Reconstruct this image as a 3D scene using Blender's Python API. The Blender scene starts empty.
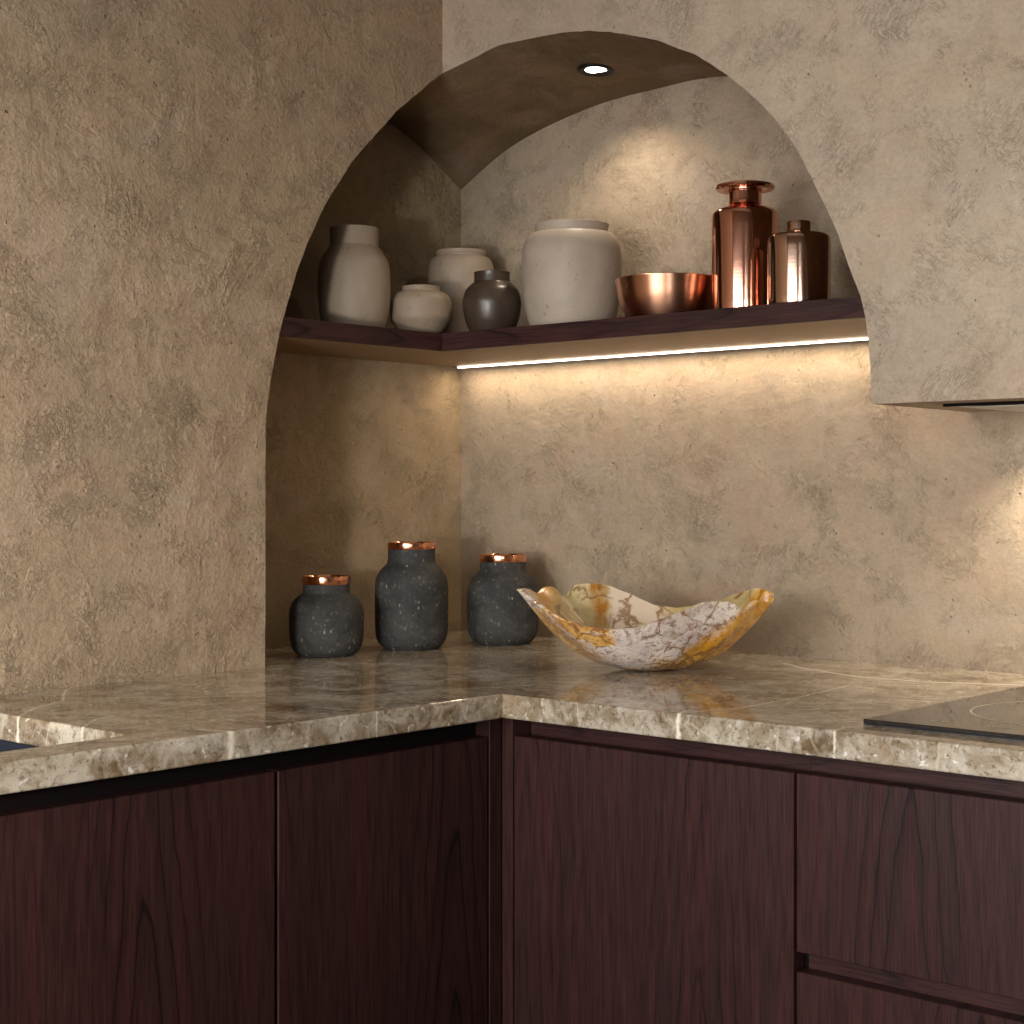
import bpy, bmesh, math, random
from mathutils import Vector, noise
from mathutils.bvhtree import BVHTree
random.seed(7)
S = bpy.context.scene
COL = S.collection
PI = math.pi

# ------------------------------------------------------------------ sizes
CT = 0.900            # counter top height
TC = 0.0273           # counter slab thickness
DX, DY = 0.620, 0.586  # counter depth along left wall / back wall
BL, BR = 0.1993, 0.2498  # plaster bulkhead depth left / right
ST, TS = 1.3578, 0.0256  # shelf top, thickness
HZ = 1.2302           # underside of the hood bulkhead
CEIL = 2.75
ROOMX, ROOMY = 4.3, -2.9

# ------------------------------------------------------------------ node helpers
class NT:
    def __init__(s, name, base=(.5, .5, .5), rough=.5, metal=0.0, spec=.5):
        s.m = bpy.data.materials.new(name); s.m.use_nodes = True
        s.t = s.m.node_tree; s.b = s.t.nodes['Principled BSDF']
        s.b.inputs['Base Color'].default_value = (*base, 1)
        s.b.inputs['Roughness'].default_value = rough
        s.b.inputs['Metallic'].default_value = metal
        s.b.inputs['Specular IOR Level'].default_value = spec
    def n(s, typ, **kw):
        nd = s.t.nodes.new(typ)
        for k, v in kw.items():
            if k.startswith('i_'):
                k2 = k[2:]
                k2 = int(k2) if k2.isdigit() else k2.replace('_', ' ')
                s.inp(nd, k2, v)
            else: setattr(nd, k, v)
        return nd
    def inp(s, nd, k, v):
        if isinstance(v, bpy.types.NodeSocket): s.t.links.new(v, nd.inputs[k])
        else: nd.inputs[k].default_value = v
    def link(s, a, b): s.t.links.new(a, b)
    def math(s, op, a, b=None, c=None, clamp=False):
        nd = s.t.nodes.new('ShaderNodeMath'); nd.operation = op; nd.use_clamp = clamp
        for i, v in enumerate((a, b, c)):
            if v is not None: s.inp(nd, i, v)
        return nd.outputs[0]
    def coord(s, scale=(1, 1, 1), rot=(0, 0, 0), loc=(0, 0, 0), src=None):
        if src is None:
            if not hasattr(s, '_tc'): s._tc = s.t.nodes.new('ShaderNodeTexCoord')
            src = s._tc.outputs['Object']
        mp = s.t.nodes.new('ShaderNodeMapping')
        mp.inputs['Scale'].default_value = scale; mp.inputs['Rotation'].default_value = rot; mp.inputs['Location'].default_value = loc
        s.link(src, mp.inputs[0]); return mp.outputs[0]
    def noise(s, vec, scale, detail=4, rough=.55, dist=0.0, out='Fac'):
        nd = s.t.nodes.new('ShaderNodeTexNoise')
        s.link(vec, nd.inputs['Vector'])
        nd.inputs['Scale'].default_value = scale; nd.inputs['Detail'].default_value = detail
        nd.inputs['Roughness'].default_value = rough; nd.inputs['Distortion'].default_value = dist
        return nd.outputs[out]
    def ramp(s, fac, stops, interp='LINEAR'):
        nd = s.t.nodes.new('ShaderNodeValToRGB'); cr = nd.color_ramp; cr.interpolation = interp
        while len(cr.elements) < len(stops): cr.elements.new(.5)
        for e, (p, c) in zip(cr.elements, stops):
            e.position = p; e.color = (c, c, c, 1) if isinstance(c, (int, float)) else (*c, 1)
        s.link(fac, nd.inputs[0]); return nd.outputs[0]
    def mix(s, fac, a, b, mode='MIX'):
        nd = s.t.nodes.new('ShaderNodeMix'); nd.data_type = 'RGBA'; nd.blend_type = mode
        for k, v in ((0, fac), (6, a), (7, b)):
            if isinstance(v, tuple) and len(v) == 3: v = (*v, 1)
            s.inp(nd, k, v)
        return nd.outputs[2]
    def bump(s, h, dist, strength=1.0, prev=None):
        nd = s.t.nodes.new('ShaderNodeBump')
        nd.inputs['Strength'].default_value = strength; nd.inputs['Distance'].default_value = dist
        s.link(h, nd.inputs['Height'])
        if prev is not None: s.link(prev, nd.inputs['Normal'])
        return nd.outputs[0]
    def out(s, key, v): s.inp(s.b, key, v)

def lin(r, g, b):
    f = lambda c: ((c/255+.055)/1.055)**2.4 if c/255 > .04045 else c/255/12.92
    return (f(r), f(g), f(b))

# ------------------------------------------------------------------ materials
def plaster(name, tint, seed, relief=1.0, axis=0, mott=1.0):
    """trowelled lime plaster. axis: 0 the wall runs along x, 1 along y, 2 lies flat"""
    m = NT(name, rough=.85, spec=.22)
    tc = m.n('ShaderNodeTexCoord'); sp = m.n('ShaderNodeSeparateXYZ'); m.link(tc.outputs['Object'], sp.inputs[0])
    cb = m.n('ShaderNodeCombineXYZ'); m.link(sp.outputs[1 if axis == 1 else 0], cb.inputs[0]); m.link(sp.outputs[1 if axis == 2 else 2], cb.inputs[1]); cb.inputs[2].default_value = seed
    if axis == 3: w = m.coord(loc=(seed, 0, 0))
    else: w = cb.outputs[0]
    big = m.noise(w, 4.5, 5, .6, .6); mid = m.noise(w, 17, 5, .62, .8); sml = m.noise(w, 60, 5, .65, .4)
    c = m.ramp(big, [(.30, tuple(x*(1-.09*mott) for x in tint)), (.50, tint), (.70, tuple(min(1, x*(1+.10*mott)) for x in tint))])
    c = m.mix(.8, c, m.ramp(mid, [(.30, (.90, .885, .87)), (.5, (.98, .98, .98)), (.68, (1.08, 1.07, 1.06))]), 'MULTIPLY')
    c = m.mix(.7, c, m.ramp(sml, [(.32, (.91, .90, .89)), (.55, (1.0, 1.0, 1.0)), (.7, (1.05, 1.05, 1.05))]), 'MULTIPLY')
    grit = m.noise(w, 210, 3, .7)
    c = m.mix(.8, c, m.ramp(grit, [(.30, (.84, .83, .81)), (.50, (1.0, 1.0, 1.0)), (.72, (1.10, 1.10, 1.09))]), 'MULTIPLY')
    pk = m.ramp(m.noise(m.coord(loc=(7, 2, 0), src=w), 7, 5, .62, .5), [(.48, 0.0), (.66, 1.0)])
    c = m.mix(m.math('MULTIPLY', pk, .28), c, lin(178, 144, 122))
    ok = m.ramp(m.noise(m.coord(loc=(1, 9, 3), src=w), 10, 5, .62, .5), [(.48, 0.0), (.66, 1.0)])
    c = m.mix(m.math('MULTIPLY', ok, .07), c, lin(156, 138, 110))
    gk = m.ramp(m.noise(m.coord(loc=(5, 5, 6), src=w), 6, 5, .62, .5), [(.52, 0.0), (.68, 1.0)])
    c = m.mix(m.math('MULTIPLY', gk, .25), c, lin(176, 166, 156))
    clus = m.ramp(m.noise(m.coord(loc=(3, 8, 2), src=w), 10, 4, .62, .8), [(.54, .22), (.68, 1.0)])
    def strokes(ang, sx, sy, wdt, k):
        v = m.coord(scale=(sx, sy, 1), src=m.coord(rot=(0, 0, ang), loc=(k, k*.6, 0), src=w))
        n = m.noise(v, 1.0, 3, .6, 1.1)
        a = m.math('ABSOLUTE', m.math('SUBTRACT', n, .5))
        return m.ramp(a, [(.0, 0.0), (wdt, 1.0)])          # thin grooves
    g1 = strokes(.75, 55, 150, .045, 1.0); g2 = strokes(-.95, 60, 170, .04, 4.0); g3 = strokes(.2, 90, 110, .035, 8.0)
    gate1 = m.ramp(m.noise(m.coord(loc=(2, 2, 7), src=w), 16, 3, .6, .5), [(.52, 0.0), (.64, 1.0)])
    gate2 = m.ramp(m.noise(m.coord(loc=(9, 4, 1), src=w), 14, 3, .6, .5), [(.52, 0.0), (.64, 1.0)])
    inv = lambda q: m.math('SUBTRACT', 1.0, q)
    grooves = m.math('ADD', m.math('MULTIPLY', inv(g1), gate1), m.math('MULTIPLY', inv(g2), gate2))
    grooves = m.math('ADD', grooves, m.math('MULTIPLY', inv(g3), clus))
    crink = m.noise(w, 125, 4, .62, .6)
    vo = m.n('ShaderNodeTexVoronoi'); m.link(m.coord(scale=(1, .75, 1), rot=(0, 0, .6), src=w), vo.inputs['Vector']); vo.inputs['Scale'].default_value = 105
    vsel = m.ramp(m.noise(w, 34, 2, .5), [(.57, 0.0), (.60, 1.0)])
    pit = m.math('MULTIPLY', m.ramp(vo.outputs['Distance'], [(.05, 1.0), (.16, 0.0)]), vsel)
    b = m.bump(big, .02*relief, .35)
    b = m.bump(mid, .004*relief, .4, b)
    b = m.bump(m.math('MULTIPLY', crink, clus), .0028*relief, 1.0, b)
    b = m.bump(m.math('MULTIPLY', grooves, -1.0), .0010*relief, .8, b)
    b = m.bump(sml, .0016*relief, .6, b)
    b = m.bump(grit, .0009*relief, .6, b)
    b = m.bump(m.math('MULTIPLY', pit, -1.0), .0016*relief, .9, b)
    # pits and grooves mixed towards a darker plaster tint
    c = m.mix(m.math('MULTIPLY', pit, .6), c, tuple(x*.35 for x in tint))
    c = m.mix(m.math('MULTIPLY', m.math('MULTIPLY', grooves, .5, clamp=True), .16), c, tuple(x*.55 for x in tint))
    m.out('Base Color', c); m.out('Normal', b)
    return m.m

def wood(name, axis, horiz=False, seed=0.0, W=.20, bright=.56, u0=0.0):
    """stained dark plum veneer. axis: 0 panel runs along x, 1 along y. horiz: grain lies horizontally"""
    m = NT(name, rough=.42, spec=.25)
    tc = m.n('ShaderNodeTexCoord'); sp = m.n('ShaderNodeSeparateXYZ'); m.link(tc.outputs['Object'], sp.inputs[0])
    u, v = sp.outputs[axis], sp.outputs[2]
    if horiz: u, v = v, u
    cb = m.n('ShaderNodeCombineXYZ'); m.link(u, cb.inputs[0]); m.link(v, cb.inputs[1]); cb.inputs[2].default_value = seed
    base = cb.outputs[0]
    wv = m.noise(m.coord(scale=(7, 2.4, 1), src=base), 1, 4, .55)
    wf = m.noise(m.coord(scale=(55, 7, 1), src=base), 1, 3, .6)
    uu = m.math('ADD', m.math('ADD', u, m.math('MULTIPLY', m.math('SUBTRACT', wv, .5), .055)), m.math('MULTIPLY', m.math('SUBTRACT', wf, .5), .003))
    pp = m.math('PINGPONG', m.math('ADD', uu, W*20-u0), W*.5)
    hy = m.math('SQRT', m.math('ADD', m.math('MULTIPLY', pp, pp), .00012))
    F = m.math('ADD', m.math('MULTIPLY', v, .55), m.math('MULTIPLY', hy, 6.0))
    fr = m.math('FRACT', m.math('DIVIDE', F, .098))
    line = m.ramp(fr, [(.0, .55), (.07, 1.0), (.13, .22), (.55, .0), (.95, .40)])
    gate = m.ramp(m.noise(m.coord(scale=(10, 2.0, 1), loc=(3, 1, seed), src=base), 1, 3, .6), [(.34, .12), (.50, 1.0)])
    line = m.math('MULTIPLY', m.math('MULTIPLY', line, gate), m.ramp(pp, [(.035, 1.0), (.085, .22)]))
    pores = m.noise(m.coord(scale=(330, 16, 1), src=base), 1, 4, .7)
    streak = m.noise(m.coord(scale=(60, 2.2, 1), src=base), 1, 5, .65)
    cloud = m.noise(m.coord(scale=(6, 4, 1), src=base), 1, 4, .6)
    k = bright
    A, B, C = [tuple(x*k for x in lin(*q)) for q in ((64, 38, 38), (90, 52, 54), (78, 49, 47))]
    c = m.ramp(streak, [(.28, A), (.50, C), (.70, B)])
    c = m.mix(m.math('MULTIPLY', m.ramp(cloud, [(.35, 0.0), (.7, 1.0)]), .4), c, tuple(x*k for x in lin(84, 54, 50)))
    c = m.mix(m.math('MULTIPLY', m.ramp(pores, [(.38, 1.0), (.52, 0.0)]), .52), c, tuple(x*k for x in lin(38, 22, 24)))
    c = m.mix(m.math('MULTIPLY', m.ramp(pores, [(.58, 0.0), (.72, 1.0)]), .24), c, tuple(x*k for x in lin(120, 90, 84)))
    c = m.mix(m.math('MULTIPLY', line, .9), c, tuple(x*k for x in lin(26, 17, 22)))
    m.out('Base Color', c)
    b = m.bump(pores, .0006, .5); b = m.bump(line, -.0004, .4, b)
    m.out('Normal', b)
    m.out('Roughness', m.ramp(streak, [(.3, .5), (.7, .38)]))
    return m.m

VEINS = [
 ([(0.3767, -1.0500), (0.3319, -1.0025), (0.3026, -0.9508), (0.2194, -0.8915), (0.1990, -0.8674)], 0.0024),
 ([(0.2288, -0.9816), (0.2865, -0.9302), (0.3866, -0.8293), (0.4277, -0.7563), (0.474, -0.7152)], 0.0014),
 ([(0.6768, -0.0911), (0.7335, -0.13), (0.8335, -0.167), (0.9232, -0.1587), (1.0205, -0.1132)], 0.0042),
 ([(0.8612, -0.5866), (0.8863, -0.5094), (0.8839, -0.387), (0.8672, -0.2495), (0.937, -0.1903)], 0.0018),
 ([(0.5133, -0.7285), (0.5299, -0.628), (0.5767, -0.5346), (0.5921, -0.4532), (0.67, -0.3978)], 0.0015),
 ([(0.4903, -1.0493), (0.4524, -1.0078), (0.4457, -0.9842)], 0.0022),
 ([(0.9796, -0.3371), (1.0404, -0.3173)], 0.0030),
 ([(0.9342, -0.4881), (0.9886, -0.4184)], 0.0013),
 ([(0.62, -0.972), (0.585, -0.985)], 0.0036),
 ([(0.862, -0.586), (0.858, -0.560)], 0.0030),
 ([(1.045, -0.586), (1.040, -0.560), (1.06, -.54)], 0.0016),
 ([(0.62, -0.782), (0.560, -0.80)], 0.0012),
]
def marble():
    m = NT('breccia_stone', rough=.06, spec=.5)
    w = m.coord()
    wc = m.noise(w, 9, 4, .6, 0, 'Color')
    mm = m.n('ShaderNodeVectorMath', operation='MULTIPLY_ADD'); m.link(wc, mm.inputs[0]); mm.inputs[1].default_value = (.05, .05, .05); m.link(w, mm.inputs[2])
    ww = mm.outputs[0]
    n1 = m.noise(ww, 13, 6, .62, .6); n2 = m.noise(ww, 34, 6, .68, .8); n3 = m.noise(ww, 7, 4, .6, 1.0); n4 = m.noise(w, 150, 4, .7)
    c = m.ramp(n1, [(.28, lin(92, 74, 54)), (.42, lin(128, 110, 86)), (.52, lin(156, 143, 122)), (.62, lin(192, 184, 168)), (.74, lin(224, 219, 208))])
    c = m.mix(m.ramp(n2, [(.42, 0.0), (.60, .70)]), c, lin(206, 198, 184))
    c = m.mix(m.ramp(n3, [(.54, 0.0), (.68, .55)]), c, lin(128, 100, 62))
    c = m.mix(m.ramp(n4, [(.36, .65), (.45, 0.0)]), c, lin(92, 70, 48))
    vo = m.n('ShaderNodeTexVoronoi', feature='DISTANCE_TO_EDGE'); m.link(ww, vo.inputs['Vector']); vo.inputs['Scale'].default_value = 16
    gate = m.ramp(m.noise(w, 12, 3, .6), [(.46, 0.0), (.60, 1.0)])
    crk = m.math('MULTIPLY', m.ramp(vo.outputs['Distance'], [(.0, .9), (.035, 0.0)]), gate)
    c = m.mix(m.math('MULTIPLY', crk, .6), c, lin(222, 208, 184))
    vo2 = m.n('ShaderNodeTexVoronoi', feature='DISTANCE_TO_EDGE'); m.link(ww, vo2.inputs['Vector']); vo2.inputs['Scale'].default_value = 47
    crk2 = m.math('MULTIPLY', m.ramp(vo2.outputs['Distance'], [(.0, .8), (.05, 0.0)]), m.ramp(m.noise(w, 21, 3, .6), [(.5, 0.0), (.62, 1.0)]))
    c = m.mix(m.math('MULTIPLY', crk2, .5), c, lin(86, 62, 40))
    spk = m.ramp(m.noise(w, 85, 3, .6, .5), [(.62, 0.0), (.70, 1.0)])
    c = m.mix(m.math('MULTIPLY', spk, .8), c, lin(236, 230, 222))
    # the long white veins of this slab, cutting through its full thickness
    dn = m.noise(w, 60, 3, .6, 0, 'Color')
    dv = m.n('ShaderNodeVectorMath', operation='MULTIPLY_ADD'); m.link(dn, dv.inputs[0]); dv.inputs[1].default_value = (.010, .010, .010); m.link(w, dv.inputs[2])
    of = m.n('ShaderNodeVectorMath', operation='SUBTRACT'); m.link(dv.outputs[0], of.inputs[0]); of.inputs[1].default_value = (.005, .005, .005)
    sp = m.n('ShaderNodeSeparateXYZ'); m.link(of.outputs[0], sp.inputs[0]); X, Y = sp.outputs[0], sp.outputs[1]
    tot = None
    for pts, wd in VEINS:
        best = None
        for (ax, ay), (bx, by) in zip(pts, pts[1:]):
            dx, dy = bx-ax, by-ay; L2 = dx*dx+dy*dy
            px, py = m.math('SUBTRACT', X, ax), m.math('SUBTRACT', Y, ay)
            t = m.math('ADD', m.math('MULTIPLY', px, dx/L2), m.math('MULTIPLY', py, dy/L2), clamp=True)
            qx = m.math('MULTIPLY_ADD', t, -dx, px); qy = m.math('MULTIPLY_ADD', t, -dy, py)
            d = m.math('SQRT', m.math('ADD', m.math('MULTIPLY', qx, qx), m.math('MULTIPLY', qy, qy)))
            best = d if best is None else m.math('MINIMUM', best, d)
        r = m.math('SUBTRACT', 1.25, m.math('DIVIDE', best, wd), clamp=True)
        tot = r if tot is None else m.math('MAXIMUM', tot, r)
    tot = m.math('MULTIPLY', tot, m.ramp(m.noise(w, 24, 3, .6), [(.25, .45), (.5, 1.0)]))
    c = m.mix(m.math('MULTIPLY', tot, 1.0), c, lin(244, 234, 216))
    m.out('Base Color', c)
    m.out('Roughness', m.ramp(n2, [(.3, .035), (.7, .08)]))
    m.out('Normal', m.bump(m.noise(w, 22, 2, .5), .0006, .25))
    return m.m

def ceramic(name, col, rough=.55, mott=.12, coat=0.0, speck=0.0):
    m = NT(name, rough=rough, spec=.4)
    w = m.coord()
    n = m.noise(w, 14, 5, .6, .5); f = m.noise(w, 90, 4, .6)
    c = m.ramp(n, [(.3, tuple(x*(1-mott) for x in col)), (.7, tuple(min(1, x*(1+mott)) for x in col))])
    c = m.mix(m.math('MULTIPLY', m.ramp(f, [(.62, 0.0), (.72, 1.0)]), .12+speck), c, tuple(min(1, x*1.5) for x in col))
    c = m.mix(m.math('MULTIPLY', m.ramp(m.noise(w, 130, 2, .5), [(.27, 1.0), (.31, 0.0)]), .5), c, tuple(x*.35 for x in col))
    m.out('Base Color', c)
    m.out('Roughness', m.ramp(n, [(.3, rough-.05), (.7, rough+.05)]))
    m.out('Normal', m.bump(f, .0008, .35, m.bump(n, .003, .4)))
    m.b.inputs['Coat Weight'].default_value = coat; m.b.inputs['Coat Roughness'].default_value = .25
    return m.m

def charcoal():
    m = NT('charcoal_stoneware', rough=.72, spec=.35)
    w = m.coord(); n = m.noise(w, 22, 6, .65, .5); f = m.noise(w, 160, 4, .65)
    c = m.ramp(n, [(.3, lin(38, 38, 38)), (.5, lin(52, 52, 52)), (.72, lin(72, 71, 69))])
    vo = m.n('ShaderNodeTexVoronoi'); m.link(m.coord(scale=(1, 1, .55), rot=(.5, .3, 0)), vo.inputs['Vector']); vo.inputs['Scale'].default_value = 150
    g = m.ramp(m.noise(w, 45, 3, .6), [(.52, 0.0), (.62, 1.0)])
    sp = m.math('MULTIPLY', m.ramp(vo.outputs['Distance'], [(.12, 1.0), (.30, 0.0)]), g)
    c = m.mix(m.math('MULTIPLY', sp, .6), c, lin(165, 162, 152))
    c = m.mix(m.math('MULTIPLY', m.ramp(f, [(.56, 0.0), (.68, 1.0)]), .3), c, lin(120, 118, 112))
    m.out('Base Color', c)
    m.out('Normal', m.bump(f, .0012, .6, m.bump(n, .004, .4)))
    return m.m

def copper(name, col=(.80, .40, .27), rough=.12, brushed=True):
    m = NT(name, col, rough, 1.0)
    if brushed:
        w = m.coord(scale=(1, 1, 1))
        n = m.noise(m.coord(scale=(3, 3, 260)), 1, 2, .5)
        m.out('Normal', m.bump(n, .0002, .08))
        m.out('Roughness', m.ramp(m.noise(w, 12, 3, .5), [(.3, rough*.8), (.7, rough*1.25)]))
    if rough > .2:
        tg = m.n('ShaderNodeTangent', direction_type='RADIAL', axis='Z'); m.link(tg.outputs[0], m.b.inputs['Tangent']); m.b.inputs['Anisotropic'].default_value = .8; m.b.inputs['Anisotropic Rotation'].default_value = .25
    return m.m

def onyx():
    m = NT('onyx', rough=.12, spec=.55)
    w = m.coord(); sp0 = m.n('ShaderNodeSeparateXYZ')
    wc = m.noise(w, 22, 5, .65, 0, 'Color')
    mm = m.n('ShaderNodeVectorMath', operation='MULTIPLY_ADD'); m.link(wc, mm.inputs[0]); mm.inputs[1].default_value = (.05, .05, .05)
    of = m.n('ShaderNodeVectorMath', operation='SUBTRACT'); m.link(w, of.inputs[0]); of.inputs[1].default_value = (.025, .025, .025)
    m.link(of.outputs[0], mm.inputs[2]); ww = mm.outputs[0]
    m.link(ww, sp0.inputs[0]); X, Y, Z = sp0.outputs
    def sm(v, a, b): return m.ramp(m.math('DIVIDE', m.math('SUBTRACT', v, a), (b-a), clamp=True), [(0, 0.0), (1, 1.0)])
    white = m.ramp(m.noise(ww, 34, 4, .6), [(.3, lin(206, 196, 196)), (.5, lin(232, 224, 216)), (.7, lin(246, 240, 232))])
    amber = m.ramp(m.noise(ww, 26, 5, .65), [(.30, lin(176, 108, 20)), (.48, lin(214, 158, 48)), (.62, lin(228, 186, 92)), (.75, lin(226, 206, 158))])
    olive = m.ramp(m.noise(ww, 20, 4, .6), [(.3, lin(172, 156, 104)), (.55, lin(208, 194, 150)), (.75, lin(226, 214, 184))])
    ax = m.math('ABSOLUTE', m.math('SUBTRACT', X, .0))
    # outside: white speckled heart, amber flanks towards the keel line
    flank = sm(m.math('SUBTRACT', m.math('MULTIPLY', m.math('MAXIMUM', m.math('SUBTRACT', X, .040), 0.0), .80), Z), -.024, -.010)
    flank = m.math('MULTIPLY', flank, sm(X, -.005, .030))
    flankl = sm(m.math('SUBTRACT', m.math('MULTIPLY', m.math('MAXIMUM', m.math('MULTIPLY', m.math('ADD', X, .05), -1.0), 0.0), .70), Z), -.024, -.010)
    flankl = m.math('MULTIPLY', flankl, sm(X, -.045, -.075))
    blob = m.math('MULTIPLY', sm(m.noise(ww, 15, 3, .5), .53, .57), sm(X, .0, -.02))
    out_ = m.mix(m.math('MAXIMUM', flank, m.math('MAXIMUM', m.math('MULTIPLY', flankl, .8), m.math('MULTIPLY', blob, .9))), white, amber)
    # inside / far wall: honey coloured, with one white field and a brown-amber crack
    wf = m.math('MULTIPLY', sm(X, -.045, -.036), sm(X, .045, .025))
    ins = m.mix(m.math('MULTIPLY', wf, .75), olive, lin(232, 220, 208))
    crackx = m.math('ABSOLUTE', m.math('ADD', X, .052))
    ins = m.mix(m.math('MULTIPLY', sm(crackx, .013, .004), m.ramp(m.noise(ww, 40, 4, .7), [(.35, .25), (.55, 1.0)])), ins, lin(172, 118, 40))
    ins = m.mix(sm(X, -.105, -.125), ins, amber)
    c = m.mix(sm(Y, .012, .028), out_, ins)
    ve = m.n('ShaderNodeTexVoronoi', feature='DISTANCE_TO_EDGE'); m.link(ww, ve.inputs['Vector']); ve.inputs['Scale'].default_value = 24
    e = m.math('MULTIPLY', m.ramp(ve.outputs['Distance'], [(.015, 1.0), (.07, 0.0)]), m.ramp(m.noise(w, 22, 3, .6), [(.44, 0.0), (.54, 1.0)]))
    c = m.mix(m.math('MULTIPLY', e, .75), c, lin(128, 84, 34))
    spk = m.math('MULTIPLY', m.ramp(m.noise(ww, 130, 4, .7, .4), [(.52, 0.0), (.58, 1.0)]), m.ramp(m.noise(w, 20, 3, .6), [(.36, .15), (.50, 1.0)]))
    spk = m.math('MULTIPLY', spk, sm(Y, .03, .0))
    c = m.mix(m.math('MULTIPLY', spk, .75), c, lin(138, 88, 66))
    m.out('Base Color', c)
    m.b.inputs['Subsurface Weight'].default_value = .5
    m.b.inputs['Subsurface Radius'].default_value = (1.0, .65, .3)
    m.b.inputs['Subsurface Scale'].default_value = .010
    m.b.inputs['Coat Weight'].default_value = .5; m.b.inputs['Coat Roughness'].default_value = .04
    m.out('Normal', m.bump(m.noise(ww, 40, 3, .6), .002, .35))
    return m.m

def emit(name, col, power):
    m = NT(name, col, .5)
    m.b.inputs['Emission Color'].default_value = (*col, 1); m.b.inputs['Emission Strength'].default_value = power
    return m.m

TAN = lin(158, 136, 108)
M = {}
M['plL'] = plaster('plaster_left', lin(170, 150, 126), 0.0, 1.7, 1)
M['plR'] = plaster('plaster_right', lin(172, 157, 139), 4.0, .8, 0)
M['plB'] = plaster('plaster_back', lin(166, 150, 130), 8.0, 1.0, 0)
M['plN'] = plaster('plaster_niche_side', lin(158, 140, 114), 8.0, 1.5, 1)
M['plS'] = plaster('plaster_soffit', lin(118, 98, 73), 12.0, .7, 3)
M['room'] = NT('painted_room', lin(170, 160, 148), .9).m
M['wx'] = wood('veneer_back_run', 0, False, 1.3, W=.245, u0=.077)
M['wx2'] = wood('veneer_drawers', 0, False, 6.1, W=.30, u0=-.09)
M['wy'] = wood('veneer_left_run', 1, False, 3.7, W=.30, u0=.07)
M['wyb'] = wood('veneer_left_run_door', 1, False, 9.2, W=.26, u0=.10)
M['wxh'] = wood('veneer_rail_back_run', 0, True, 2.2, W=.05)
M['wyh'] = wood('veneer_rail_left_run', 1, True, 5.5, W=.05)
M['stone'] = marble()
M['beige'] = ceramic('beige_stoneware', lin(156, 140, 123), .55)
M['beige2'] = ceramic('pale_stoneware', lin(168, 154, 139), .50)
M['beige3'] = ceramic('warm_stoneware', lin(146, 130, 112), .55)
M['darkpot'] = ceramic('dark_glazed_ceramic', lin(64, 52, 42), .38, .15, .25)
M['charcoal'] = charcoal()
M['copper'] = copper('polished_copper', (.78, .40, .29), .10)
M['copper2'] = copper('pale_bronze_copper', (.66, .44, .34), .10)
M['copperb'] = copper('brushed_copper', (.70, .36, .23), .30)
M['copperlid'] = copper('copper_rim', (.88, .42, .25), .16)
M['onyx'] = onyx()
M['under'] = NT('bronze_laminate', lin(140, 112, 78), .5).m
M['dark'] = NT('dark_gap', (.006, .004, .004), .8, 0, .1).m
M['glass'] = NT('hob_glass', (.012, .012, .014), .03, 0, .9).m
M['hobedge'] = NT('hob_edge', lin(22, 32, 46), .25).m
M['mark'] = NT('printed_mark', lin(235, 222, 198), .5).m
M['sink'] = NT('sink_composite', lin(34, 41, 52), .5).m
M['steel'] = NT('brushed_steel', (.55, .54, .53), .3, 1.0).m
M['blackmetal'] = NT('black_metal', (.02, .02, .02), .4, .6).m
M['ledlens'] = emit('led_diffuser', (1.0, .88, .70), 6.0)
M['downlens'] = emit('downlight_lens', (1.0, .93, .82), 14.0)
M['hoodlens'] = emit('hood_lamp_lens', (1.0, .90, .76), 10.0)
M['floor'] = NT('floor_screed', lin(110, 98, 86), .6).m

# ------------------------------------------------------------------ object helpers
def obj(name, bm, mat, parent=None, loc=None, smooth=False, bevel=0, seg=2, angle=.6):
    me = bpy.data.meshes.new(name)
    bmesh.ops.recalc_face_normals(bm, faces=bm.faces)
    if loc is not None: bmesh.ops.translate(bm, verts=bm.verts, vec=-Vector(loc))
    bm.to_mesh(me); bm.free()
    o = bpy.data.objects.new(name, me); COL.objects.link(o)
    me.materials.append(mat)
    if smooth:
        for p in me.polygons: p.use_smooth = True
    if parent is not None:
        o.parent = parent
        pl = parent.location
        o.location = (Vector(loc) if loc is not None else Vector((0, 0, 0)))-(pl if loc is not None else Vector((0, 0, 0)))
        if loc is None: o.location = -pl
    elif loc is not None: o.location = loc
    if bevel:
        b = o.modifiers.new('bevel', 'BEVEL'); b.width = bevel; b.segments = seg; b.limit_method = 'ANGLE'; b.angle_limit = angle
    return o
def thing(name, label, cat, loc, group=None):
    o = bpy.data.objects.new(name, None); COL.objects.link(o); o.location = loc; o.empty_display_size = .05
    o['label'] = label; o['category'] = cat
    if group: o['group'] = group
    return o
def tag(o, label, cat, group=None):
    o['label'] = label; o['category'] = cat
    if group: o['group'] = group
    return o
def struct(name, bm, mat, smooth=False):
    o = obj(name, bm, mat, smooth=smooth); o['kind'] = 'structure'; return o
def box(bm, x0, x1, y0, y1, z0, z1):
    v = [bm.verts.new(p) for p in ((x0, y0, z0), (x1, y0, z0), (x1, y1, z0), (x0, y1, z0), (x0, y0, z1), (x1, y0, z1), (x1, y1, z1), (x0, y1, z1))]
    for f in ((0, 3, 2, 1), (4, 5, 6, 7), (0, 1, 5, 4), (1, 2, 6, 5), (2, 3, 7, 6), (3, 0, 4, 7)): bm.faces.new([v[i] for i in f])
    return bm
def B(*a):
    bm = bmesh.new(); box(bm, *a); return bm
def quad(bm, *ps): return bm.faces.new([bm.verts.new(p) for p in ps])
def sheet(rows):
    """rows of equal length -> grid of quads"""
    bm = bmesh.new(); V = [[bm.verts.new(p) for p in r] for r in rows]
    for a, b in zip(V, V[1:]):
        for i in range(len(a)-1): bm.faces.new((a[i], a[i+1], b[i+1], b[i]))
    return bm
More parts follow.
